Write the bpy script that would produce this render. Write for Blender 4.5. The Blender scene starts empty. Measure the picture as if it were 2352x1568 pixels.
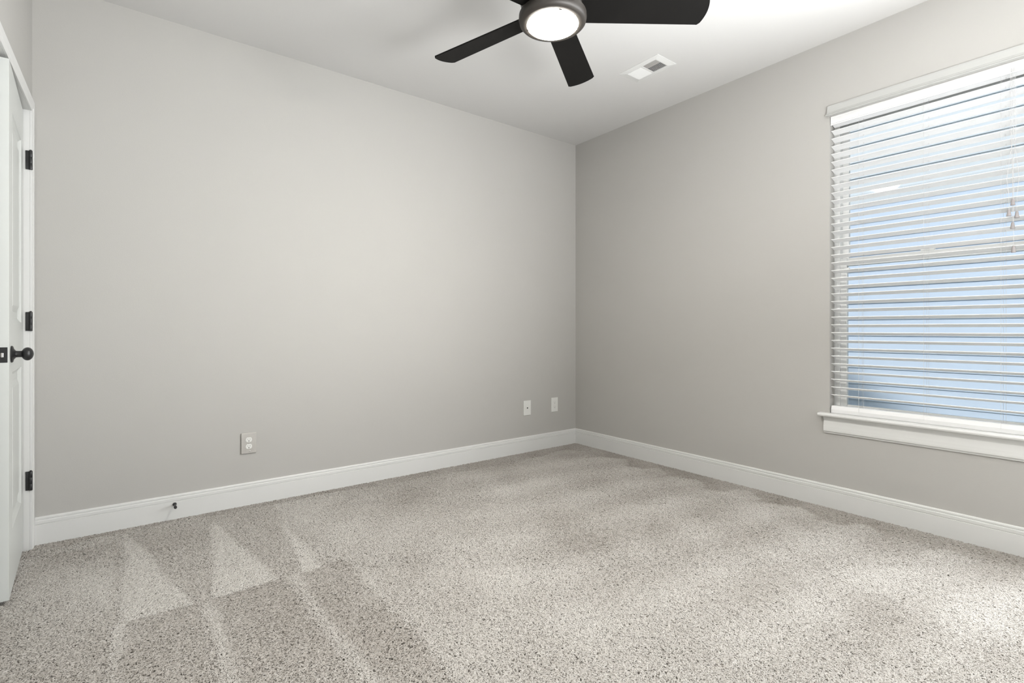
import bpy, bmesh, math
import numpy as np
from mathutils import Vector, Matrix

S = bpy.context.scene
COL = S.collection
PI = math.pi

# ------------------------------------------------------------------ camera
CAM = Vector((-3.277, -3.344, 1.045))
cd = bpy.data.cameras.new('camera')
cam = bpy.data.objects.new('camera', cd)
COL.objects.link(cam)
cam.location = CAM
cam.rotation_euler = (PI / 2, 0, -math.radians(37.22))
cd.sensor_fit = 'HORIZONTAL'
cd.sensor_width = 36.0
cd.lens = 36.0 * 1156.0 / 2352.0
cd.shift_y = -28.0 / 2352.0
cd.clip_start = 0.02
cd.clip_end = 200
S.camera = cam

# ------------------------------------------------------------------ world, sun, added fill lamps, exposure
S.view_settings.view_transform = 'Standard'
S.view_settings.look = 'None'
S.view_settings.gamma = 1.0
S.view_settings.use_curve_mapping = False
S.view_settings.exposure = 0.0

w = bpy.data.worlds.new('sky')
S.world = w
w.use_nodes = True
bg = w.node_tree.nodes['Background']
bg.inputs['Color'].default_value = (0.82, 0.89, 0.96, 1)
bg.inputs['Strength'].default_value = 0.98

sd = bpy.data.lights.new('sun', 'SUN')
sd.energy = 3.4
sd.angle = math.radians(7)
sd.color = (1.0, 0.98, 0.95)
sun = bpy.data.objects.new('sun', sd)
COL.objects.link(sun)
sun.location = (-6, 8, 8)
sun.rotation_euler = Vector((1, -1, -0.707)).to_track_quat('-Z', 'Y').to_euler()


def area(name, loc, direction, sx, sy, watts, color):
    d = bpy.data.lights.new(name, 'AREA')
    d.shape = 'RECTANGLE'
    d.size, d.size_y = sx, sy
    d.energy = watts
    d.color = color
    o = bpy.data.objects.new(name, d)
    COL.objects.link(o)
    o.location = loc
    o.rotation_euler = Vector(direction).to_track_quat('-Z', 'Y').to_euler()
    return o


# added fill lamps at the added rear window (behind the camera), aimed up
area('rear_fill_lamp', (-1.15, -3.75, 1.40), (-0.8, 0.5, 1), 0.85, 1.5, 82, (0.98, 0.99, 1.0))
area('rear_fill_lamp', (-2.00, -3.75, 1.15), (-0.1, 0.2, 1), 0.65, 1.1, 112, (0.98, 0.99, 1.0))
# added fill lamp at an added, unseen window past the right edge of view
area('side_fill_lamp', (0.10, -3.30, 1.32), (-1, 0, 0.15), 0.45, 1.45, 106, (0.93, 0.97, 1.0))

# ------------------------------------------------------------------ materials
def srgb(r, g, b):
    f = lambda c: (c / 12.92) if c <= 0.04045 else ((c + 0.055) / 1.055) ** 2.4
    return (f(r / 255), f(g / 255), f(b / 255), 1)


def mat(name, color, rough=0.5, metal=0.0, spec=0.5, noise=None, bump=None, vary=0.0):
    m = bpy.data.materials.new(name)
    m.use_nodes = True
    nt = m.node_tree
    b = nt.nodes['Principled BSDF']
    b.inputs['Base Color'].default_value = color
    b.inputs['Roughness'].default_value = rough
    b.inputs['Metallic'].default_value = metal
    b.inputs['Specular IOR Level'].default_value = spec
    tc = nt.nodes.new('ShaderNodeTexCoord')
    if vary:
        n = nt.nodes.new('ShaderNodeTexNoise')
        n.inputs['Scale'].default_value = noise or 6
        n.inputs['Detail'].default_value = 4
        nt.links.new(tc.outputs['Object'], n.inputs['Vector'])
        mx = nt.nodes.new('ShaderNodeMix')
        mx.data_type = 'RGBA'
        c = Vector(color[:3])
        mx.inputs['A'].default_value = (*(c * (1 - vary)), 1)
        mx.inputs['B'].default_value = (*(c * (1 + vary)), 1)
        nt.links.new(n.outputs['Fac'], mx.inputs['Factor'])
        nt.links.new(mx.outputs['Result'], b.inputs['Base Color'])
    if bump:
        n2 = nt.nodes.new('ShaderNodeTexNoise')
        n2.inputs['Scale'].default_value = bump[0]
        n2.inputs['Detail'].default_value = 3
        nt.links.new(tc.outputs['Object'], n2.inputs['Vector'])
        bp = nt.nodes.new('ShaderNodeBump')
        bp.inputs['Strength'].default_value = bump[1]
        bp.inputs['Distance'].default_value = 0.002
        nt.links.new(n2.outputs['Fac'], bp.inputs['Height'])
        nt.links.new(bp.outputs['Normal'], b.inputs['Normal'])
    return m


M = {}
M['wall'] = mat('wall_paint', srgb(172, 170, 166), 0.75, spec=0.25, noise=2.5, vary=0.012, bump=(160, 0.12))
M['ceiling'] = mat('ceiling_paint', srgb(199, 198, 196), 0.9, spec=0.15, noise=2, vary=0.01, bump=(120, 0.12))
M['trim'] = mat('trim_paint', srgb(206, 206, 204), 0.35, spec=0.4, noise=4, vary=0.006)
M['door'] = mat('door_paint', srgb(192, 194, 191), 0.4, spec=0.4, noise=4, vary=0.006)
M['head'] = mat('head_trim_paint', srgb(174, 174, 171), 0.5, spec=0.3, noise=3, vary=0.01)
M['vinyl'] = mat('window_vinyl', srgb(214, 215, 214), 0.35, spec=0.4, noise=4, vary=0.006)
M['slat'] = mat('slat_white', srgb(238, 238, 238), 0.4, spec=0.4, noise=5, vary=0.006)
M['valance'] = mat('valance_white', srgb(214, 214, 214), 0.4, spec=0.4, noise=5, vary=0.006)
M['cord'] = mat('cord_white', srgb(196, 195, 195), 0.8, noise=40, vary=0.04)
M['tassel'] = mat('tassel_plastic', srgb(150, 145, 145), 0.45, noise=30, vary=0.03)
M['black'] = mat('black_metal', srgb(30, 30, 31), 0.38, spec=0.5, noise=20, vary=0.08)
M['blade'] = mat('fan_blade_black', srgb(17, 16, 15), 0.6, spec=0.12, noise=18, vary=0.1, bump=(60, 0.05))
M['bronze'] = mat('fan_bronze', srgb(52, 48, 44), 0.32, metal=0.55, noise=20, vary=0.06)
M['bronze_ring'] = mat('fan_ring_bronze', srgb(50, 46, 42), 0.5, metal=0.2, noise=20, vary=0.05)
M['steel'] = mat('brushed_steel', srgb(184, 181, 176), 0.45, metal=0.6, noise=60, vary=0.05, bump=(500, 0.25))
M['chrome'] = mat('bolt_metal', srgb(205, 203, 200), 0.3, metal=0.8, noise=50, vary=0.03)
M['plate'] = mat('plate_white', srgb(212, 212, 208), 0.35, noise=20, vary=0.005)
M['dark'] = mat('dark_hole', srgb(26, 25, 24), 0.8, noise=20, vary=0.05)
M['duct'] = mat('duct_dark', srgb(70, 70, 70), 0.9, noise=20, vary=0.05)
M['ventmetal'] = mat('vent_white', srgb(212, 212, 210), 0.4, noise=10, vary=0.006)
M['rubber'] = mat('rubber_black', srgb(34, 33, 33), 0.7, noise=30, vary=0.06)
M['siding'] = mat('siding_blue', srgb(192, 206, 226), 0.7, spec=0.2, noise=3, vary=0.02)
M['siding_sunlit'] = mat('siding_sunlit', srgb(198, 205, 213), 0.7, spec=0.2, noise=3, vary=0.02)  # paler copy of the siding, sunlit brightness put into its colour
M['fence'] = mat('fence_wood', srgb(150, 130, 108), 0.85, spec=0.2, noise=9, vary=0.15, bump=(30, 0.4))
M['yard'] = mat('yard_grass', srgb(120, 128, 96), 0.95, spec=0.1, noise=14, vary=0.25, bump=(60, 0.6))
M['carpet_base'] = mat('carpet_backing', srgb(172, 166, 158), 0.95, spec=0.05, noise=30, vary=0.05, bump=(120, 0.5))

m = bpy.data.materials.new('lamp_lens')
m.use_nodes = True
b = m.node_tree.nodes['Principled BSDF']
b.inputs['Base Color'].default_value = (0.9, 0.9, 0.88, 1)
b.inputs['Emission Color'].default_value = (1.0, 0.955, 0.88, 1)
b.inputs['Emission Strength'].default_value = 292
M['lens'] = m

m = bpy.data.materials.new('window_glass')
m.use_nodes = True
nt = m.node_tree
nt.nodes.clear()
out = nt.nodes.new('ShaderNodeOutputMaterial')
mix = nt.nodes.new('ShaderNodeMixShader')
tr = nt.nodes.new('ShaderNodeBsdfTransparent')
tr.inputs['Color'].default_value = (0.97, 0.985, 0.98, 1)
gl = nt.nodes.new('ShaderNodeBsdfGlossy')
gl.inputs['Roughness'].default_value = 0.02
fr = nt.nodes.new('ShaderNodeFresnel')
fr.inputs['IOR'].default_value = 1.3
nt.links.new(fr.outputs[0], mix.inputs[0])
nt.links.new(tr.outputs[0], mix.inputs[1])
nt.links.new(gl.outputs[0], mix.inputs[2])
nt.links.new(mix.outputs[0], out.inputs['Surface'])
M['glass'] = m

# carpet yarn: tone varies by yarn and paints the light and dark of the pile lay
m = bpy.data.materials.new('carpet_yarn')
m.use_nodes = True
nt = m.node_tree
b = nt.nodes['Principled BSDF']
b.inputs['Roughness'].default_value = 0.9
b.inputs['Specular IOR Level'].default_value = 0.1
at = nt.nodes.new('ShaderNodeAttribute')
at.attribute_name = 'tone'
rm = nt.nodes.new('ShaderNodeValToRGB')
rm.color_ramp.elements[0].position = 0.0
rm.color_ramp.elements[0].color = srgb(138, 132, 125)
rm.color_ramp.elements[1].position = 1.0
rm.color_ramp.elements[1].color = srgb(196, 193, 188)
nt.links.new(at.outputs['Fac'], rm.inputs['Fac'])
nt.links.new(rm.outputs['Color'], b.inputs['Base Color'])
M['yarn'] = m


# ------------------------------------------------------------------ mesh helpers
def link(name, bm, material, parent=None, smooth=False, label=None, loc=None):
    bmesh.ops.recalc_face_normals(bm, faces=bm.faces)
    me = bpy.data.meshes.new(name)
    bm.to_mesh(me)
    bm.free()
    mats = material if isinstance(material, (list, tuple)) else [material]
    for k in mats:
        me.materials.append(k)
    o = bpy.data.objects.new(name, me)
    COL.objects.link(o)
    if parent is not None:
        o.parent = parent
    if loc is not None:
        o.location = loc
    if smooth:
        for p in me.polygons:
            p.use_smooth = True
        me.set_sharp_from_angle(angle=math.radians(40))
    if label:
        o['label'] = label
    return o


def thing(name, label, cat, loc, rotz=0, group=None):
    o = bpy.data.objects.new(name, None)
    COL.objects.link(o)
    o.empty_display_size = 0.05
    o.location = loc
    o.rotation_euler = (0, 0, rotz)
    o['label'] = label
    o['category'] = cat
    if group:
        o['group'] = group
    return o


def struct(o, label, cat):
    o['kind'] = 'structure'
    o['label'] = label
    o['category'] = cat
    return o


def box(bm, x0, x1, y0, y1, z0, z1, bev=0.0, seg=2, mtx=None, mi=0):
    r = bmesh.ops.create_cube(bm, size=1.0)
    vs = r['verts']
    for v in vs:
        v.co = Vector(((x0 + x1) / 2 + v.co.x * (x1 - x0), (y0 + y1) / 2 + v.co.y * (y1 - y0),
                       (z0 + z1) / 2 + v.co.z * (z1 - z0)))
    fs = list({f for v in vs for f in v.link_faces})
    for f in fs:
        f.material_index = mi
    if bev > 0:
        es = list({e for v in vs for e in v.link_edges})
        rr = bmesh.ops.bevel(bm, geom=es, offset=bev, segments=seg, affect='EDGES', profile=0.5)
        vs = list({v for f in rr['faces'] for v in f.verts} | {v for v in vs if v.is_valid})
    if mtx is not None:
        for v in vs:
            if v.is_valid:
                v.co = mtx @ v.co
    return vs


def B(*a, **k):
    bm = bmesh.new()
    box(bm, *a, **k)
    return bm


def lathe(bm, prof, n=48, mtx=None, cap=True):
    """prof: (r, h) pairs, turned about the local Z axis."""
    rings = []
    for r, h in prof:
        if r < 1e-6:
            rings.append([bm.verts.new((0, 0, h))])
        else:
            rings.append([bm.verts.new((r * math.cos(2 * PI * i / n), r * math.sin(2 * PI * i / n), h)) for i in range(n)])
    for a, c in zip(rings, rings[1:]):
        for i in range(n):
            j = (i + 1) % n
            if len(a) == 1 and len(c) == 1:
                continue
            if len(a) == 1:
                bm.faces.new((a[0], c[i], c[j]))
            elif len(c) == 1:
                bm.faces.new((a[i], a[j], c[0]))
            else:
                bm.faces.new((a[i], a[j], c[j], c[i]))
    if cap:
        for r in (rings[0], rings[-1]):
            if len(r) > 2:
                bm.faces.new(r)
    if mtx is not None:
        for r in rings:
            for v in r:
                v.co = mtx @ v.co


def sweep(bm, sections):
    """sections: equal-length closed loops of points, bridged in order and capped."""
    rings = [[bm.verts.new(p) for p in s] for s in sections]
    n = len(rings[0])
    for a, c in zip(rings, rings[1:]):
        for i in range(n):
            j = (i + 1) % n
            bm.faces.new((a[i], a[j], c[j], c[i]))
    bm.faces.new(rings[0])
    bm.faces.new(rings[-1])


def tube(bm, pts, r, n=8):
    pts = [Vector(p) for p in pts]
    secs = []
    for i, p in enumerate(pts):
        d = (pts[min(i + 1, len(pts) - 1)] - pts[max(i - 1, 0)]).normalized()
        u = d.orthogonal().normalized() if i == 0 else (u - d * u.dot(d)).normalized()
        v = d.cross(u)
        secs.append([p + (u * math.cos(2 * PI * k / n) + v * math.sin(2 * PI * k / n)) * r for k in range(n)])
    sweep(bm, secs)


# ------------------------------------------------------------------ room shell
XL = -3.653          # plane of the left wall
YF = -3.62           # plane of the wall behind the camera
H = 2.74
T = 0.12
FZ = -0.007          # carpet backing; the pile reaches up to about z = 0

# window opening in the right wall
WY0, WY1, WZ0, WZ1 = -2.992, -2.117, 0.535, 2.295
# double closet doorway in the left wall
DY1 = -0.063
DY0 = -1.295
DZ = 2.082

bm = bmesh.new()
box(bm, XL - 1.0, T, YF - 1.4, T, -0.2, FZ)
floor = struct(link('floor', bm, M['carpet_base']), 'beige carpeted bedroom floor', 'floor')

bm = bmesh.new()
box(bm, XL - 1.0, T, YF - 1.4, T, H, H + 0.15)
ceiling = struct(link('ceiling', bm, M['ceiling']), 'flat off-white painted ceiling', 'ceiling')

bm = bmesh.new()
box(bm, XL - 1.0, 0, 0, T, FZ, H)
struct(link('wall_back', bm, M['wall']), 'long plain greige wall left of the room corner', 'wall')

bm = bmesh.new()
box(bm, 0, T, WY1, T, FZ, H)
box(bm, 0, T, -3.05, WY0, FZ, H)
box(bm, 0, T, YF - T, -3.55, FZ, H)
box(bm, 0, T, -3.55, -3.05, FZ, WZ0)
box(bm, 0, T, -3.55, -3.05, WZ1, H)
box(bm, 0, T, WY0, WY1, FZ, WZ0)
box(bm, 0, T, WY0, WY1, WZ1, H)
struct(link('wall_right', bm, M['wall']), 'greige wall with the window, right of the room corner', 'wall')

bm = bmesh.new()
box(bm, XL - T, XL, DY1 + 0.02, 0, FZ, H)
box(bm, XL - T, XL, YF, DY0 - 0.02, FZ, H)
box(bm, XL - T, XL, DY0 - 0.02, DY1 + 0.02, DZ + 0.02, H)
box(bm, XL - T - 0.05, XL - T, YF, 0, FZ, H)
struct(link('wall_left', bm, M['wall']), 'narrow strip of pale wall above the white closet door', 'wall')

bm = bmesh.new()
# doorway x -3.30..-2.45, added rear window x -1.60..-0.70
box(bm, XL, -3.30, YF - T, YF, FZ, H)
box(bm, -3.30, -2.45, YF - T, YF, 2.06, H)
box(bm, -2.45, -2.35, YF - T, YF, FZ, H)
box(bm, -2.35, -0.70, YF - T, YF, FZ, 0.60)
box(bm, -2.35, -0.70, YF - T, YF, 2.20, H)
box(bm, -0.70, 0.0, YF - T, YF, FZ, H)
struct(link('wall_front', bm, M['wall']), 'greige wall behind the camera', 'wall')

bm = bmesh.new()
box(bm, XL, -1.75, YF - 1.4, YF - 1.3, FZ, H)
box(bm, XL - 0.1, XL, YF - 1.4, YF - T, FZ, H)
box(bm, -1.85, -1.75, YF - 1.4, YF - T, FZ, H)
struct(link('wall_hall', bm, M['wall']), 'hallway walls beyond the entrance doorway', 'wall')


# ------------------------------------------------------------------ baseboards
BB = [(0, FZ), (0.015, FZ), (0.015, 0.0955), (0.0108, 0.0968), (0.0108, 0.0988), (0.0135, 0.1005), (0.0138, 0.114), (0.0125, 0.117),
      (0.0082, 0.1183), (0.0082, 0.1203), (0.0105, 0.122), (0.0100, 0.129), (0.0075, 0.1335), (0, 0.1335)]
bm = bmesh.new()
sweep(bm, [[(XL + 0.011, -d, z) for d, z in BB], [(-d, -d, z) for d, z in BB]])
struct(link('baseboard_back', bm, M['trim']), 'white moulded baseboard below the long left wall', 'baseboard')
bm = bmesh.new()
sweep(bm, [[(-d, -d, z) for d, z in BB], [(-d, YF, z) for d, z in BB]])
struct(link('baseboard_right', bm, M['trim']), 'white moulded baseboard below the window wall', 'baseboard')
bm = bmesh.new()
sweep(bm, [[(XL + d, YF, z) for d, z in BB], [(XL + d, DY0 - 0.07, z) for d, z in BB]])
struct(link('baseboard_left', bm, M['trim']), 'white baseboard beside the closet doorway', 'baseboard')

# ------------------------------------------------------------------ closet doorway: casing and jambs
CAS = 0.057
bm = bmesh.new()
def casing_prof(t):      # (offset outwards from opening, protrusion)
    return [(0.0, 0.0), (0.0, 0.007), (0.006, 0.008), (0.014, 0.0085), (0.017, 0.0105), (0.040, 0.011), (0.053, 0.011), (0.057, 0.009), (0.057, 0.0)]
P = casing_prof(0)
sweep(bm, [[(XL + t, DY1 + o, FZ) for o, t in P], [(XL + t, DY1 + o, DZ + o) for o, t in P],
           [(XL + t, DY0 - o, DZ + o) for o, t in P], [(XL + t, DY0 - o, FZ) for o, t in P]])
trim_door = struct(link('trim_1', bm, M['trim']), 'white casing around the closet doorway', 'door casing')
bm = bmesh.new()
box(bm, XL - T, XL - 0.0005, DY1, DY1 + 0.02, FZ, DZ + 0.02)
box(bm, XL - T, XL - 0.0005, DY0 - 0.02, DY0, FZ, DZ + 0.02)
box(bm, XL - T, XL - 0.0005, DY0, DY1, DZ, DZ + 0.02)
link('jamb', bm, M['trim'], trim_door)


def panel_leaf(name, mirror=1):
    """leaf in local space: hinge edge at s=0, runs along +s to the free edge; front face at t=0, back at t=-0.035."""
    W, HH, TH = 0.605, 2.052, 0.035
    bm = bmesh.new()
    z0 = 0.018
    ss = [0, 0.105, W - 0.115, W]
    zs = [z0, 0.255, 0.875, 1.075, 1.905, z0 + HH]
    P_ = lambda s, t, z: Vector((t, -s * mirror, z))
    def quad(a, b_, c, d):
        bm.faces.new([bm.verts.new(p) for p in (a, b_, c, d)])
    for i in range(3):
        for j in range(5):
            if i == 1 and j in (1, 3):
                # moulded recessed panel: nested frames stepping in
                lo = (ss[1], zs[j]); hi = (ss[2], zs[j + 1])
                steps = [(0.0, 0.0), (0.004, -0.004), (0.014, -0.010), (0.020, -0.012), (0.045, -0.012), (0.066, -0.004), (0.070, -0.003)]
                rings = []
                for ins, dep in steps:
                    rings.append([bm.verts.new(P_(a, dep, c)) for a, c in
                                  ((lo[0] + ins, lo[1] + ins), (hi[0] - ins, lo[1] + ins), (hi[0] - ins, hi[1] - ins), (lo[0] + ins, hi[1] - ins))])
                for r0, r1 in zip(rings, rings[1:]):
                    for k in range(4):
                        bm.faces.new((r0[k], r0[(k + 1) % 4], r1[(k + 1) % 4], r1[k]))
                bm.faces.new(rings[-1])
            else:
                quad(P_(ss[i], 0, zs[j]), P_(ss[i + 1], 0, zs[j]), P_(ss[i + 1], 0, zs[j + 1]), P_(ss[i], 0, zs[j + 1]))
    zt = z0 + HH
    quad(P_(0, -TH, z0), P_(W, -TH, z0), P_(W, -TH, zt), P_(0, -TH, zt))
    quad(P_(0, 0, z0), P_(0, -TH, z0), P_(0, -TH, zt), P_(0, 0, zt))
    quad(P_(W, 0, z0), P_(W, -TH, z0), P_(W, -TH, zt), P_(W, 0, zt))
    quad(P_(0, 0, z0), P_(W, 0, z0), P_(W, -TH, z0), P_(0, -TH, z0))
    quad(P_(0, 0, zt), P_(W, 0, zt), P_(W, -TH, zt), P_(0, -TH, zt))
    bmesh.ops.remove_doubles(bm, verts=bm.verts, dist=0.0002)
    return link(name, bm, M['door'])


HX = XL - 0.023
door = panel_leaf('door_1')
door.location = (HX, DY1 - 0.004, 0)
door.rotation_euler = (0, 0, math.radians(3.3))
struct(door, 'white two-panel closet door leaf standing slightly ajar at the left edge', 'door')
door2 = panel_leaf('door_2', -1)
door2.location = (HX, DY0 + 0.004, 0)
struct(door2, 'white closed closet door leaf nearer the camera', 'door')

# knob on the leaf, near its free edge
KZ, KS = 0.948, 0.605 - 0.066
mk = Matrix.Translation((0, -KS, KZ)) @ Matrix.Rotation(PI / 2, 4, 'Y')
bm = bmesh.new()
sph = [(0.026 * math.sin(a), 0.0465 - 0.018 * math.cos(a)) for a in np.linspace(0.55, PI, 16)]
lathe(bm, [(0.016, 0.004), (0.0135, 0.012), (0.0125, 0.020), (0.0125, 0.029)] + sph, 32, mk)
knob = link('door_knob', bm, M['black'], door, smooth=True, label='round black door knob')
bm = bmesh.new()
lathe(bm, [(0.0, 0.0), (0.0325, 0.0), (0.0325, 0.004), (0.030, 0.0065), (0.021, 0.0085), (0.015, 0.013), (0.012, 0.0135), (0.0, 0.0135)], 40, mk, cap=False)
link('rosette', bm, M['black'], knob, smooth=True)
# latch plate on the free edge
bm = bmesh.new()
box(bm, -0.031, -0.004, -0.605 - 0.0016, -0.605 + 0.001, KZ - 0.029, KZ + 0.029, 0.0007)
lp = link('latch_plate', bm, M['black'], door, label='black latch plate on the door edge')
bm = bmesh.new()
box(bm, -0.0225, -0.0145, -0.605 - 0.006, -0.605 - 0.0012, KZ - 0.009, KZ + 0.008, 0.0018)
link('latch_bolt', bm, M['chrome'], lp)
# hinges
for hz in (0.328, 1.082, 1.845):
    bm = bmesh.new()
    hx, hy = XL + 0.003, DY1 - 0.0045
    mt = door.matrix_world.inverted()
    for k in range(3):
        lathe(bm, [(0.0, 0), (0.0062, 0), (0.0066, 0.0008), (0.0066, 0.0292), (0.0062, 0.03), (0.0, 0.03)], 20,
              Matrix.Translation((hx, hy, hz - 0.045 + 0.03 * k)), cap=False)
    lathe(bm, [(0, 0), (0.004, 0.0005), (0.0045, 0.003), (0.002, 0.0045), (0, 0.0045)], 16, Matrix.Translation((hx, hy, hz + 0.0449)), cap=False)
    box(bm, HX + 0.008, hx - 0.003, DY1 - 0.004, DY1 - 0.0005, hz - 0.0445, hz + 0.0445, 0.0006)
    for v in bm.verts:
        pass
    h = link('hinge', bm, M['black'], trim_door, smooth=True, label='black butt hinge')
    bm = bmesh.new()

# ------------------------------------------------------------------ window
# stool, apron and head trim
bm = bmesh.new()
nose = [(0.062, WZ0), (-0.036, WZ0), (-0.041, WZ0 + 0.003), (-0.043, WZ0 + 0.010), (-0.041, WZ0 + 0.016), (-0.036, WZ0 + 0.019), (0.062, WZ0 + 0.019)]
box(bm, 0.0, 0.062, WY0, WY1, WZ0, WZ0 + 0.019)
sweep(bm, [[(min(x, -0.0005), WY0 - 0.052, z) for x, z in nose], [(min(x, -0.0005), WY1 + 0.050, z) for x, z in nose]])
ap = [(0, 0.437), (-0.0085, 0.437), (-0.0085, 0.4405), (-0.0105, 0.4425), (-0.013, 0.447), (-0.016, 0.449), (-0.0165, 0.458), (-0.0155, 0.475),
      (-0.0125, 0.497), (-0.0105, 0.508), (-0.0115, 0.514), (-0.018, 0.526), (-0.022, WZ0), (0, WZ0)]
stool = struct(link('trim_2', bm, M['trim']), 'white window stool with rounded nose above a moulded apron', 'window sill')
bm = bmesh.new()
sweep(bm, [[(x, WY0 - 0.028, z) for x, z in ap], [(x, WY1 + 0.027, z) for x, z in ap]])
link('apron', bm, M['trim'], stool, label='moulded white apron under the stool')
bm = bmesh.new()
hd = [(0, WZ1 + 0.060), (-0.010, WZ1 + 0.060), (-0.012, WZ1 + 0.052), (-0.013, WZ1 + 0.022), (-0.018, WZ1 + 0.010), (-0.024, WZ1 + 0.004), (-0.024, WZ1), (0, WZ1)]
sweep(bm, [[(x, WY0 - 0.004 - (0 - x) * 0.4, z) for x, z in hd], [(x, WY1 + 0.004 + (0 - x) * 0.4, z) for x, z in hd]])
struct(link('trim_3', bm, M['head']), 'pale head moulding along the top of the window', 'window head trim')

WX = 0.066        # inner face of the window frame
bm = bmesh.new()
FW = 0.030
box(bm, WX, WX + 0.075, WY1 - FW, WY1, WZ0 + 0.019, WZ1, 0.002)
box(bm, WX, WX + 0.075, WY0, WY0 + FW, WZ0 + 0.019, WZ1, 0.002)
box(bm, WX + 0.001, WX + 0.074, WY0 + FW, WY1 - FW, WZ1 - FW, WZ1, 0.002)
box(bm, WX + 0.001, WX + 0.074, WY0 + FW, WY1 - FW, WZ0 + 0.019, WZ0 + 0.034, 0.002)
window = struct(link('window_1', bm, M['vinyl']), 'white double-hung window behind the blind', 'window')
MZ = 1.440      # meeting rail
def sash(name, x0, x1, za, zb, rail_lo, rail_hi):
    bm = bmesh.new()
    ya, yb = WY0 + FW - 0.002, WY1 - FW + 0.002
    st = 0.036
    box(bm, x0, x1, ya, ya + st, za, zb, 0.003)
    box(bm, x0, x1, yb - st, yb, za, zb, 0.003)
    box(bm, x0 + 0.001, x1 - 0.001, ya + st, yb - st, za, za + rail_lo, 0.003)
    box(bm, x0 + 0.001, x1 - 0.001, ya + st, yb - st, zb - rail_hi, zb, 0.003)
    s = link(name, bm, M['vinyl'], window)
    bm = bmesh.new()
    xm = (x0 + x1) / 2
    box(bm, xm - 0.002, xm + 0.002, ya + st - 0.004, yb - st + 0.004, za + rail_lo - 0.004, zb - rail_hi + 0.004)
    link('glass_pane', bm, M['glass'], s)
    return s
low = sash('lower_sash', WX + 0.008, WX + 0.034, WZ0 + 0.030, MZ + 0.022, 0.038, 0.045)
sash('upper_sash', WX + 0.037, WX + 0.063, MZ - 0.022, WZ1 - 0.026, 0.040, 0.040)
bm = bmesh.new()
yl = WY1 - FW - 0.030
box(bm, WX - 0.002, WX + 0.010, yl - 0.020, yl + 0.012, MZ - 0.060, MZ - 0.034, 0.002)
link('tilt_latch', bm, M['vinyl'], low)
bm = bmesh.new()
box(bm, WX + 0.008, WX + 0.030, (WY0 + WY1) / 2 - 0.03, (WY0 + WY1) / 2 + 0.03, MZ + 0.022, MZ + 0.034, 0.003)
link('sash_lock', bm, M['vinyl'], low)

# added rear window holding the fill lamps, and entrance casing, behind the camera
bm = bmesh.new()
for a in ((-1.66, -1.59, 0.60, 2.20), (-2.35, -2.30, 0.60, 2.20), (-2.30, -1.66, 0.60, 0.65), (-2.30, -1.66, 2.15, 2.20), (-2.30, -1.66, 1.38, 1.42), (-0.75, -0.70, 0.60, 2.20), (-1.59, -0.75, 0.60, 0.65), (-1.59, -0.75, 2.15, 2.20), (-1.59, -0.75, 1.38, 1.42)):
    box(bm, a[0], a[1], YF - 0.11, YF - 0.05, a[2], a[3], 0.003)
struct(link('added_rear_window', bm, M['vinyl']), 'added white rear window behind the camera, for the fill lamps', 'window')

bm = bmesh.new()  # added unseen window, an opening for the side fill lamp
for a in ((-3.55, -3.51, WZ0, WZ1), (-3.09, -3.05, WZ0, WZ1), (-3.51, -3.09, WZ0, WZ0 + 0.05), (-3.51, -3.09, WZ1 - 0.05, WZ1), (-3.51, -3.09, 1.42, 1.46)):
    box(bm, 0.03, 0.09, a[0], a[1], a[2], a[3], 0.003)
struct(link('added_side_window', bm, M['vinyl']), 'added narrow white window for the side fill lamp, out of the frame', 'window')

# ------------------------------------------------------------------ blind
BX = 0.033
blind = thing('window_blind', 'white slatted blind with raised cords covering the window, slats tilted', 'blind', (BX, (WY0 + WY1) / 2, 0))
byc = (WY0 + WY1) / 2
L2 = (WY1 - WY0) / 2 - 0.005
TILT = math.radians(17)
NSL = 36
SZ0, DZS = 0.655, 0.0455
me0 = None
for i in range(NSL):
    z = SZ0 + DZS * i
    if me0 is None:
        bm = bmesh.new()
        secs = []
        n = 8
        up = [(-0.0245 + 0.049 * k / n, 0.0018 * (1 - (2 * k / n - 1) ** 2)) for k in range(n + 1)]
        loop = [(x, c + 0.0013) for x, c in up] + [(x, c - 0.0013) for x, c in reversed(up)]
        sweep(bm, [[(x * math.cos(TILT) + c * math.sin(TILT), y, -x * math.sin(TILT) + c * math.cos(TILT)) for x, c in loop] for y in (-L2, L2)])
        o = link('slat', bm, M['slat'], blind, smooth=True)
        me0 = o
    else:
        o = me0.copy()
        COL.objects.link(o)
        o.parent = blind
    o.location = (0, 0, z)
bm = bmesh.new()
box(bm, -0.020, 0.026, -L2, L2, WZ1 - 0.042, WZ1 - 0.001, 0.002)
hr = link('headrail', bm, M['valance'], blind)
bm = bmesh.new()
val = [(-0.0215, WZ1 - 0.001), (-0.027, WZ1 - 0.001), (-0.028, WZ1 - 0.006), (-0.0255, WZ1 - 0.010), (-0.0255, WZ1 - 0.043), (-0.028, WZ1 - 0.047), (-0.0275, WZ1 - 0.053), (-0.0215, WZ1 - 0.053)]
sweep(bm, [[(x, -L2 - 0.002, z) for x, z in val], [(x, L2 + 0.002, z) for x, z in val]])
link('valance', bm, M['valance'], blind)
bm = bmesh.new()
br = [(-0.024, 0.5545), (-0.0255, 0.557), (-0.0255, 0.576), (-0.018, 0.597), (0.018, 0.597), (0.0255, 0.576), (0.0255, 0.557), (0.024, 0.5545)]
sweep(bm, [[(x, -L2, z) for x, z in br], [(x, L2, z) for x, z in br]])
link('bottom_rail', bm, M['valance'], blind)
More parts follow.
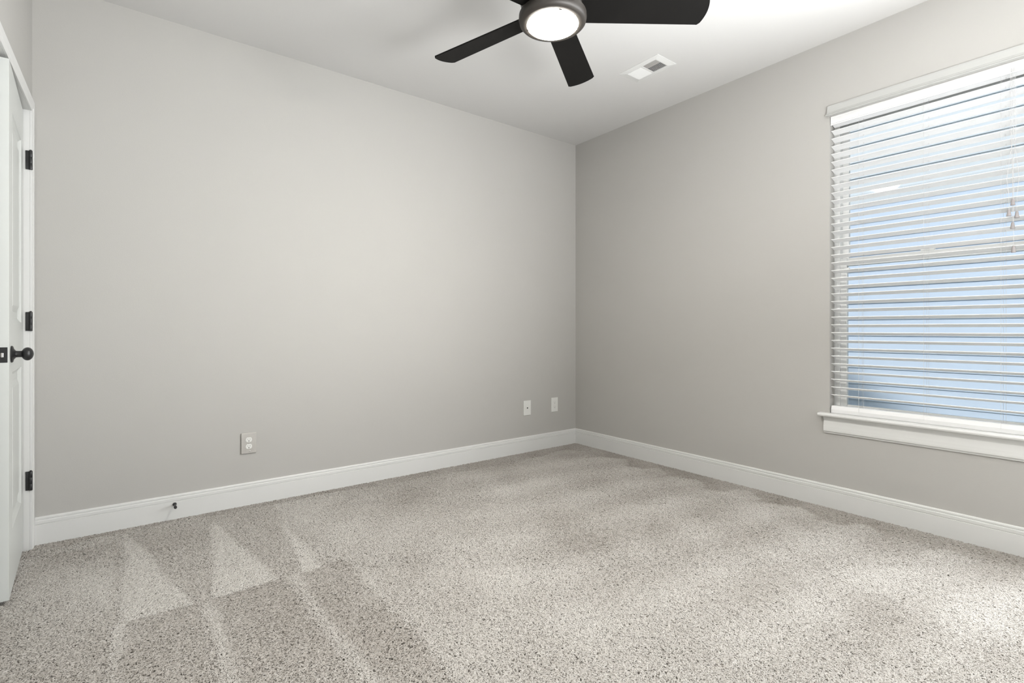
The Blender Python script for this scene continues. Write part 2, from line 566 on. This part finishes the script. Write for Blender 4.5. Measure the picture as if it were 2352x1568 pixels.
for y in (-2.263, -2.556, -2.847):
    bm = bmesh.new()
    for sx in (-0.0262, 0.0262):
        tube(bm, [(sx, y - byc, WZ1 - 0.03), (sx, y - byc, 0.572)], 0.00055, 6)
    tube(bm, [(0.010, y - byc - 0.012, WZ1 - 0.03), (0.010, y - byc - 0.012, 0.572)], 0.00055, 6)
    link('ladder_cord', bm, M['cord'], blind)
# lift cords hanging in front at the right, gathered with tassels
cy = -2.888 - byc
specs = [(0.000, 0.000, 1.655), (-0.006, 0.012, 1.605), (0.010, -0.012, 1.595), (0.003, 0.001, 1.545), (0.004, -0.002, 1.435)]
for k, (dx, dy, zt) in enumerate(specs):
    bm = bmesh.new()
    tube(bm, [(-0.029, cy + 0.004 * (k - 2), WZ1 - 0.03), (-0.032, cy + 0.005 * (k - 2), 2.0), (-0.033 + dx, cy + 1.6 * dy, 1.75), (-0.033 + dx, cy + dy, 1.66), (-0.033 + dx, cy + dy, zt)], 0.0007, 6)
    c = link('lift_cord', bm, M['cord'], blind)
    bm = bmesh.new()
    lathe(bm, [(0, 0.0), (0.0085, 0.0), (0.009, 0.002), (0.0085, 0.005), (0.0055, 0.026), (0.0048, 0.030), (0.002, 0.032), (0, 0.032)], 20,
          Matrix.Translation((-0.033 + dx, cy + dy, zt - 0.032)), cap=False)
    link('tassel', bm, M['tassel'], c, smooth=True)

# ------------------------------------------------------------------ ceiling fan
FX, FY = -1.870, -1.772
FYAW = math.radians(90 - 37.22)       # direction of the camera's view in plan
fan = thing('ceiling_fan', 'black five-bladed ceiling fan with a lit round lamp', 'ceiling fan', (FX, FY, H))
zc = lambda z: z - H
bm = bmesh.new()
lathe(bm, [(0, 0), (0.070, 0), (0.072, -0.012), (0.062, -0.045), (0.030, -0.062), (0.016, -0.066), (0, -0.066)], 48, cap=False)
link('canopy', bm, M['bronze'], fan, smooth=True)
bm = bmesh.new()
lathe(bm, [(0.0125, -0.06), (0.0125, zc(2.545))], 24)
link('downrod', bm, M['bronze'], fan, smooth=True)
bm = bmesh.new()
lathe(bm, [(0, zc(2.565)), (0.022, zc(2.565)), (0.026, zc(2.55)), (0.060, zc(2.540)), (0.110, zc(2.522)), (0.136, zc(2.492)), (0.138, zc(2.425)),
           (0.134, zc(2.405)), (0.122, zc(2.392)), (0.122, zc(2.352)), (0.0, zc(2.352))], 64, cap=False)
link('motor_housing', bm, M['bronze'], fan, smooth=True)
bm = bmesh.new()
lathe(bm, [(0.118, zc(2.3520)), (0.136, zc(2.3520)), (0.1405, zc(2.3540)), (0.1415, zc(2.3380)), (0.139, zc(2.3270)), (0.133, zc(2.3200)), (0.121, zc(2.3150)),
           (0.1075, zc(2.3140)), (0.1045, zc(2.3180)), (0.1045, zc(2.3330)), (0.100, zc(2.3350))], 64)
ring = link('light_ring', bm, M['bronze_ring'], fan, smooth=True)
for k in range(3):
    a = FYAW + math.radians(-48 + 120 * k)
    bm = bmesh.new()
    box(bm, 0.0970, 0.1080, -0.007, 0.007, zc(2.3125), zc(2.3165), 0.001, mtx=Matrix.Rotation(a, 4, 'Z'))
    link('lens_clip', bm, M['bronze'], ring)

bm = bmesh.new()
lathe(bm, [(0.1035, zc(2.3300)), (0.1075, zc(2.3160)), (0.104, zc(2.3115)), (0.092, zc(2.3045)), (0.077, zc(2.2965)), (0.060, zc(2.2895)), (0.035, zc(2.2850)), (0, zc(2.2835))], 64)
link('lamp_lens', bm, M['lens'], fan, smooth=True, label='glowing white glass lamp lens')
for k in range(5):
    a = FYAW - math.radians(-53.3 + 72 * k)
    mt = Matrix.Rotation(a, 4, 'Z') @ Matrix.Translation((0, 0, zc(2.372))) @ Matrix.Rotation(math.radians(-13), 4, 'X')
    bm = bmesh.new()
    # outline of the blade: widening towards a slightly bowed, round-cornered tip
    r0, r1 = 0.118, 0.640
    pts = []
    def hw(r):
        return 0.056 + 0.015 * (r - r0) / (r1 - r0)
    for r in np.linspace(r0, r1 - 0.024, 10):
        pts.append((r, -hw(r)))
    for t in np.linspace(-1, 1, 15):
        cw = hw(r1) * t
        pts.append((r1 - 0.016 * t * t - 0.006 * max(0, abs(t) - 0.88) / 0.12 + 0.004, cw))
    for r in np.linspace(r1 - 0.024, r0, 10):
        pts.append((r, hw(r)))
    sec = lambda z: [mt @ Vector((x, y, z)) for x, y in pts]
    sweep(bm, [sec(-0.003), sec(0.003)])
    bl = link('fan_blade', bm, M['blade'], fan)
    bm = bmesh.new()
    box(bm, 0.100, 0.20, -0.022, 0.022, 0.003, 0.008, 0.0015, mtx=mt)
    link('blade_bracket', bm, M['bronze'], bl)

# ------------------------------------------------------------------ ceiling vent
vx0, vx1, vy0, vy1 = -0.688, -0.497, -1.419, -1.113
vent = thing('ceiling_vent', 'white two-way air vent register in the ceiling', 'vent', ((vx0 + vx1) / 2, (vy0 + vy1) / 2, H))
hx, hy = (vx1 - vx0) / 2, (vy1 - vy0) / 2
bm = bmesh.new()
ix, iy = 0.058, 0.110
for s in (-1, 1):
    sweep(bm, [[(-hx, s * hy, 0), (-hx, s * hy, -0.002), (-ix - 0.006, s * iy + s * 0.006, -0.007), (-ix, s * iy, -0.006), (-ix, s * iy, 0)],
               [(hx, s * hy, 0), (hx, s * hy, -0.002), (ix + 0.006, s * iy + s * 0.006, -0.007), (ix, s * iy, -0.006), (ix, s * iy, 0)]])
    sweep(bm, [[(s * hx, -hy, 0), (s * hx, -hy, -0.002), (s * ix + s * 0.006, -iy - 0.006, -0.007), (s * ix, -iy, -0.006), (s * ix, -iy, 0)],
               [(s * hx, hy, 0), (s * hx, hy, -0.002), (s * ix + s * 0.006, iy + 0.006, -0.007), (s * ix, iy, -0.006), (s * ix, iy, 0)]])
box(bm, -ix, ix, -0.006, 0.006, -0.0065, -0.001)
link('vent_frame', bm, M['ventmetal'], vent)
bm = bmesh.new()
box(bm, -ix, ix, -iy, iy, -0.0009, -0.0002)
link('duct_opening', bm, M['duct'], vent)
bm = bmesh.new()
box(bm, -ix, -0.004, -iy, -0.006, -0.0022, -0.0012)
link('damper', bm, M['steel'], vent, label='grey damper plate behind the slots')
def fin_bank(y0, y1, ang, n):
    bm = bmesh.new()
    for k in range(n):
        y = y0 + (y1 - y0) * (k + 0.5) / n
        box(bm, -ix, ix, -0.0046, 0.0046, -0.0004, 0.0004, mtx=Matrix.Translation((0, y, -0.0048)) @ Matrix.Rotation(ang, 4, 'X'))
    return bm
link('louver_bank', fin_bank(-iy, -0.006, math.radians(38), 13), M['ventmetal'], vent)
link('louver_bank', fin_bank(0.006, iy, math.radians(-32), 13), M['ventmetal'], vent)

# ------------------------------------------------------------------ wall plates (local: x along the wall, -y into the room)
def wall_plate(name, label, x, z, ww, hh, material, th=0.006, group=None):
    t = thing(name, label, 'outlet' if 'outlet' in name else 'wall plate', (x, 0, z), 0, group)
    bm = bmesh.new()
    box(bm, -ww / 2, ww / 2, -th, -0.0005, -hh / 2, hh / 2, 0.0018, 2)
    for s in (-1, 1):
        pass
    link('cover_plate', bm, material, t)
    return t

def screw(t, x, z, th, material):
    bm = bmesh.new()
    mt = Matrix.Translation((x, -th, z)) @ Matrix.Rotation(PI / 2, 4, 'X')
    lathe(bm, [(0, -0.001), (0.0036, -0.001), (0.0036, 0.0003), (0.0026, 0.0009), (0, 0.001)], 20, mt, cap=False)
    link('screw', bm, material, t, smooth=True)

def receptacle(t, zc_, th, material, dark_slots=True):
    bm = bmesh.new()
    mt = Matrix.Translation((0, -th, zc_)) @ Matrix.Rotation(PI / 2, 4, 'X')
    n = 40
    lo, mid, hi = [], [], []
    for k in range(n):
        a = 2 * PI * k / n
        x = 0.0172 * math.cos(a)
        y = max(-0.0140, min(0.0140, 0.0172 * math.sin(a)))
        lo.append(mt @ Vector((x, y, -0.001)))
        mid.append(mt @ Vector((x, y, 0.0014)))
        hi.append(mt @ Vector((x * 0.95, y * 0.95, 0.002)))
    sweep(bm, [lo, mid, hi])
    r = link('receptacle', bm, material, t, label='white socket face' if material is M['plate'] else None)
    for sx, hh in ((-0.0063, 0.0075), (0.0063, 0.0060)):
        bm = bmesh.new()
        box(bm, sx - 0.0010, sx + 0.0010, -th - 0.0024, -th - 0.0018, zc_ + 0.0035 - hh / 2, zc_ + 0.0035 + hh / 2)
        link('slot', bm, M['tassel'], r)
    bm = bmesh.new()
    lathe(bm, [(0, 0.0018), (0.0026, 0.0018), (0.0026, 0.0025), (0, 0.0025)], 16, Matrix.Translation((0, -th, zc_ - 0.0070)) @ Matrix.Rotation(PI / 2, 4, 'X'), cap=False)
    link('ground_hole', bm, M['dark'], r)

o1 = wall_plate('power_outlet', 'brushed metal outlet plate with two white sockets, above the left baseboard', -2.712, 0.367, 0.081, 0.121, M['steel'], 0.009)
receptacle(o1, 0.0205, 0.009, M['plate'])
receptacle(o1, -0.0190, 0.009, M['plate'])
screw(o1, 0.0, 0.0008, 0.009, M['steel'])
screw(o1, 0.006, -0.047, 0.009, M['chrome'])
o2 = wall_plate('cable_plate', 'white cover plate with one small dark centre jack, second from the corner', -0.577, 0.375, 0.080, 0.125, M['plate'])
bm = bmesh.new()
lathe(bm, [(0, -0.001), (0.0055, -0.001), (0.0055, 0.004), (0.0035, 0.006), (0.0035, 0.007), (0, 0.007)], 6, Matrix.Translation((0, -0.006, 0)) @ Matrix.Rotation(PI / 2, 4, 'X'), cap=False)
link('cable_jack', bm, M['dark'], o2, label='dark jack')
screw(o2, 0, 0.048, 0.006, M['plate'])
screw(o2, 0, -0.048, 0.006, M['plate'])
o3 = wall_plate('power_outlet', 'white outlet plate with two sockets, nearest the room corner', -0.264, 0.375, 0.076, 0.125, M['plate'])
receptacle(o3, 0.0195, 0.006, M['plate'])
receptacle(o3, -0.0195, 0.006, M['plate'])
screw(o3, 0.0, 0.0, 0.006, M['plate'])

# ------------------------------------------------------------------ door stop on the baseboard
ds = thing('door_stop', 'small black door stop projecting from the left baseboard', 'door stop', (-3.080, -0.015, 0.083))
Rx = Matrix.Rotation(PI / 2, 4, 'X') @ Matrix.Identity(4)
bm = bmesh.new()
lathe(bm, [(0, 0), (0.0095, 0), (0.0095, 0.003), (0.0075, 0.006), (0.006, 0.007), (0, 0.007)], 24, Rx, cap=False)
link('base_flange', bm, M['black'], ds, smooth=True)
bm = bmesh.new()
lathe(bm, [(0.0052, 0.006), (0.0050, 0.030), (0.0056, 0.055)], 20, Rx)
link('rod', bm, M['black'], ds, smooth=True)
bm = bmesh.new()
lathe(bm, [(0, 0.053), (0.0068, 0.053), (0.0075, 0.056), (0.0075, 0.066), (0.006, 0.0715), (0, 0.073)], 24, Rx, cap=False)
link('rubber_tip', bm, M['rubber'], ds, smooth=True)

# ------------------------------------------------------------------ outside
bm = bmesh.new()
box(bm, T, 12, -14, 10, -0.55, -0.45)
struct(link('ground_outside', bm, M['yard']), 'side yard outside the window', 'ground')
NX = 3.2
house = thing('neighbouring_garage', 'pale blue clapboard wall seen through the window blind', 'house', (NX, -2, 0.0))
def laps(z0, z1, step):
    bm = bmesh.new()
    prof = []
    z = z0
    while z < z1 - 1e-6:
        prof += [(-0.016, z), (-0.002, min(z + step, z1))]
        z += step
    prof = prof + [(0.06, z1), (0.06, z0)]
    sweep(bm, [[(x, -5, zz) for x, zz in prof], [(x, 8, zz) for x, zz in prof]])
    return bm
link('siding', laps(-0.45, 2.42, 0.178), M['siding'], house)
bm = bmesh.new()
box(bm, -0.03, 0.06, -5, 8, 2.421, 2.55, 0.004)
link('frieze_board', bm, M['siding_sunlit'], house)
link('sunlit_siding', laps(2.551, 6.0, 0.178), M['siding_sunlit'], house, label='upper siding in a paler colour for its sunlit look, above the frieze board')
fence = thing('shadow_fence', 'added board fence out of view, casting shade on the siding', 'fence', (T + 0.02, 0.4, -0.45))  # unseen fence added to throw the slanting shade on the neighbour's siding
for k in range(21):
    bm = bmesh.new()
    x = 0.14 * k
    box(bm, x, x + 0.136, 0, 0.02, 0, 2.10, 0.003)
    link('fence_board', bm, M['fence'], fence)

# ------------------------------------------------------------------ carpet pile
rng = np.random.default_rng(7)
PXF = 1156.0
def to_px(x, y, z=0.0):
    dx, dy = x - CAM.x, y - CAM.y
    c, s = math.cos(math.radians(37.22)), math.sin(math.radians(37.22))
    Z = dx * s + dy * c
    return 1176 + PXF * (dx * c - dy * s) / Z, Z

def ss(e0, e1, v):
    q = np.clip((v - e0) / (e1 - e0), 0, 1)
    return q * q * (3 - 2 * q)

def wob(x, y, sc, seed):
    """smooth wandering noise in -1..1"""
    r = np.random.default_rng(seed)
    o = np.zeros_like(x)
    for k in range(7):
        a, f, p = r.uniform(0, 2 * PI), sc * r.uniform(0.6, 1.7), r.uniform(0, 2 * PI)
        o += np.sin((x * math.cos(a) + y * math.sin(a)) * f + p + 1.3 * np.sin(x * f * 0.7 * math.sin(a) + p * 2))
    return o / 3.2

def wedge(x, y, xa, ya, y1, xl, xr):
    """a vacuum stroke: narrow at (xa, ya), opening to xl..xr at y1"""
    q = (ya - y) / (ya - y1)
    L = xa - 0.006 + (xl - xa) * q
    R = xa + 0.006 + (xr - xa) * q
    e = 0.012 + 0.02 * np.clip(1 - q, 0, 1)
    return ss(L - e, L + e, x) * (1 - ss(R - 0.012, R + 0.012, x)) * ((q > 0) & (q < 1))

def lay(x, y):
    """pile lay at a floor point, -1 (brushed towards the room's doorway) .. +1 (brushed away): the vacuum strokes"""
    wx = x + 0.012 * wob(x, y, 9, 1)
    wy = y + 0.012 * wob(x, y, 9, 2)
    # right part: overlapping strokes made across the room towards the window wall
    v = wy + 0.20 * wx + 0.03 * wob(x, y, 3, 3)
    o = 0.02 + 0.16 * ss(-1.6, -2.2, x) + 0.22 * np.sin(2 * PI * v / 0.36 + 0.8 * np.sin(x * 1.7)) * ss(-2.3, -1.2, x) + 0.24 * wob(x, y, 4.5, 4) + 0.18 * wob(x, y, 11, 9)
    o -= 0.16 * ss(-2.2, -0.9, x) * ss(-0.6, -1.3, y)  # lay and tone lowered here to darken an over-lit part of the carpet
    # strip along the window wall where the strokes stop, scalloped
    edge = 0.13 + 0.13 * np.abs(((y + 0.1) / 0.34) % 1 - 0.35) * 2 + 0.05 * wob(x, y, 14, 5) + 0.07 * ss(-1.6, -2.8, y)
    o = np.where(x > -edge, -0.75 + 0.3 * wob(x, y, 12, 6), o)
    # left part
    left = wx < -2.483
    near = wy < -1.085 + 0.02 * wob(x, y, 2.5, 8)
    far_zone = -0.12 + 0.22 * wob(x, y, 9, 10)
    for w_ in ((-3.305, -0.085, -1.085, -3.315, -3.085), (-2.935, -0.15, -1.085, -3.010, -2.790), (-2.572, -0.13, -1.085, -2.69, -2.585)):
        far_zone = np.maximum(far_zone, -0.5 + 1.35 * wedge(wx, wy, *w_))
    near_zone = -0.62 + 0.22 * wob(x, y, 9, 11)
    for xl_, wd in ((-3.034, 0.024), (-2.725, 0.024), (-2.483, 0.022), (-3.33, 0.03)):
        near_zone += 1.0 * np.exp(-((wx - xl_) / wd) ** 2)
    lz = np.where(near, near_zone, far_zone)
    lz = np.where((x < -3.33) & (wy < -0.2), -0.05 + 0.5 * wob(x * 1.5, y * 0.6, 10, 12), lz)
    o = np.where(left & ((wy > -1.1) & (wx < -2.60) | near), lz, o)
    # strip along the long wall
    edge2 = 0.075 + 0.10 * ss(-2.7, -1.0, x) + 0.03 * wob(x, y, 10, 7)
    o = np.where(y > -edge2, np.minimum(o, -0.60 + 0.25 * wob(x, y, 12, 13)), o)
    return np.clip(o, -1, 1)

pos = []
for (za, zb, dens) in ((0.85, 2.2, 76000), (2.2, 3.0, 58000), (3.0, 5.0, 42000)):
    n = int(dens * 3.72 * 3.60)
    x = rng.uniform(XL - 0.07, -0.006, n)
    y = rng.uniform(YF + 0.02, -0.006, n)
    px, Z = to_px(x, y)
    k = ((x > XL + 0.004) | ((y < DY1 - 0.004) & (y > DY0 + 0.01))) & (Z > za) & (Z <= zb) & (px > -700) & (px < 3100)
    pos.append(np.stack([x[k], y[k]], 1))
pos = np.concatenate(pos)
N = len(pos)
print('yarns', N)
NP = 6
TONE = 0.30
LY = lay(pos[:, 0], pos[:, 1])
ang = rng.uniform(0, 2 * PI, N)
reach = rng.uniform(0.007, 0.017, N)
hgt = rng.uniform(0.0058, 0.0088, N) - 0.0008 * np.abs(LY)
curl = rng.uniform(-3.0, 3.0, N)
t = np.linspace(0, 1, NP)[None, :]
th = ang[:, None] + curl[:, None] * t
stepx = np.cos(th) * reach[:, None] / (NP - 1)
stepy = np.sin(th) * reach[:, None] / (NP - 1)
X = pos[:, 0:1] + np.cumsum(stepx, 1) - stepx
Y = pos[:, 1:2] + np.cumsum(stepy, 1) - stepy
Zz = FZ + hgt[:, None] * np.sin(t * PI * rng.uniform(0.42, 0.62, N)[:, None])
# the stroke lays the pile over, away from the doorway or back towards it
X += 0.0085 * 0.605 * LY[:, None] * t ** 1.5
Y += 0.0085 * 0.796 * LY[:, None] * t ** 1.5
X = np.where(pos[:, 0:1] > XL, np.clip(X, XL + 0.002, -0.003), X)
Y = np.clip(Y, -9, -0.003)
P3 = np.stack([X, Y, Zz], 2).reshape(-1, 3).astype(np.float32)
rad = (rng.uniform(0.0015, 0.0021, N)[:, None] * np.array([1, 1, 1, 1, 1, 0.9])[None, :]).reshape(-1).astype(np.float32)
tone = np.clip(0.5 + 0.10 * rng.standard_normal(N) + TONE * LY, 0, 1).astype(np.float32)  # random per yarn, plus shading of the brushed pile put into the colour
hc = bpy.data.hair_curves.new('carpet_pile')
hc.add_curves([NP] * N)
hc.attributes['position'].data.foreach_set('vector', P3.ravel())
ra = hc.attributes.get('radius') or hc.attributes.new('radius', 'FLOAT', 'POINT')
ra.data.foreach_set('value', rad)
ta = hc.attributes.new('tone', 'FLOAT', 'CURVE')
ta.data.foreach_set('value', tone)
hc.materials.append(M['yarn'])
pile = bpy.data.objects.new('carpet_pile', hc)
COL.objects.link(pile)
pile['kind'] = 'stuff'
pile['label'] = 'beige twisted carpet pile with vacuum tracks covering the floor'
pile['category'] = 'carpet'
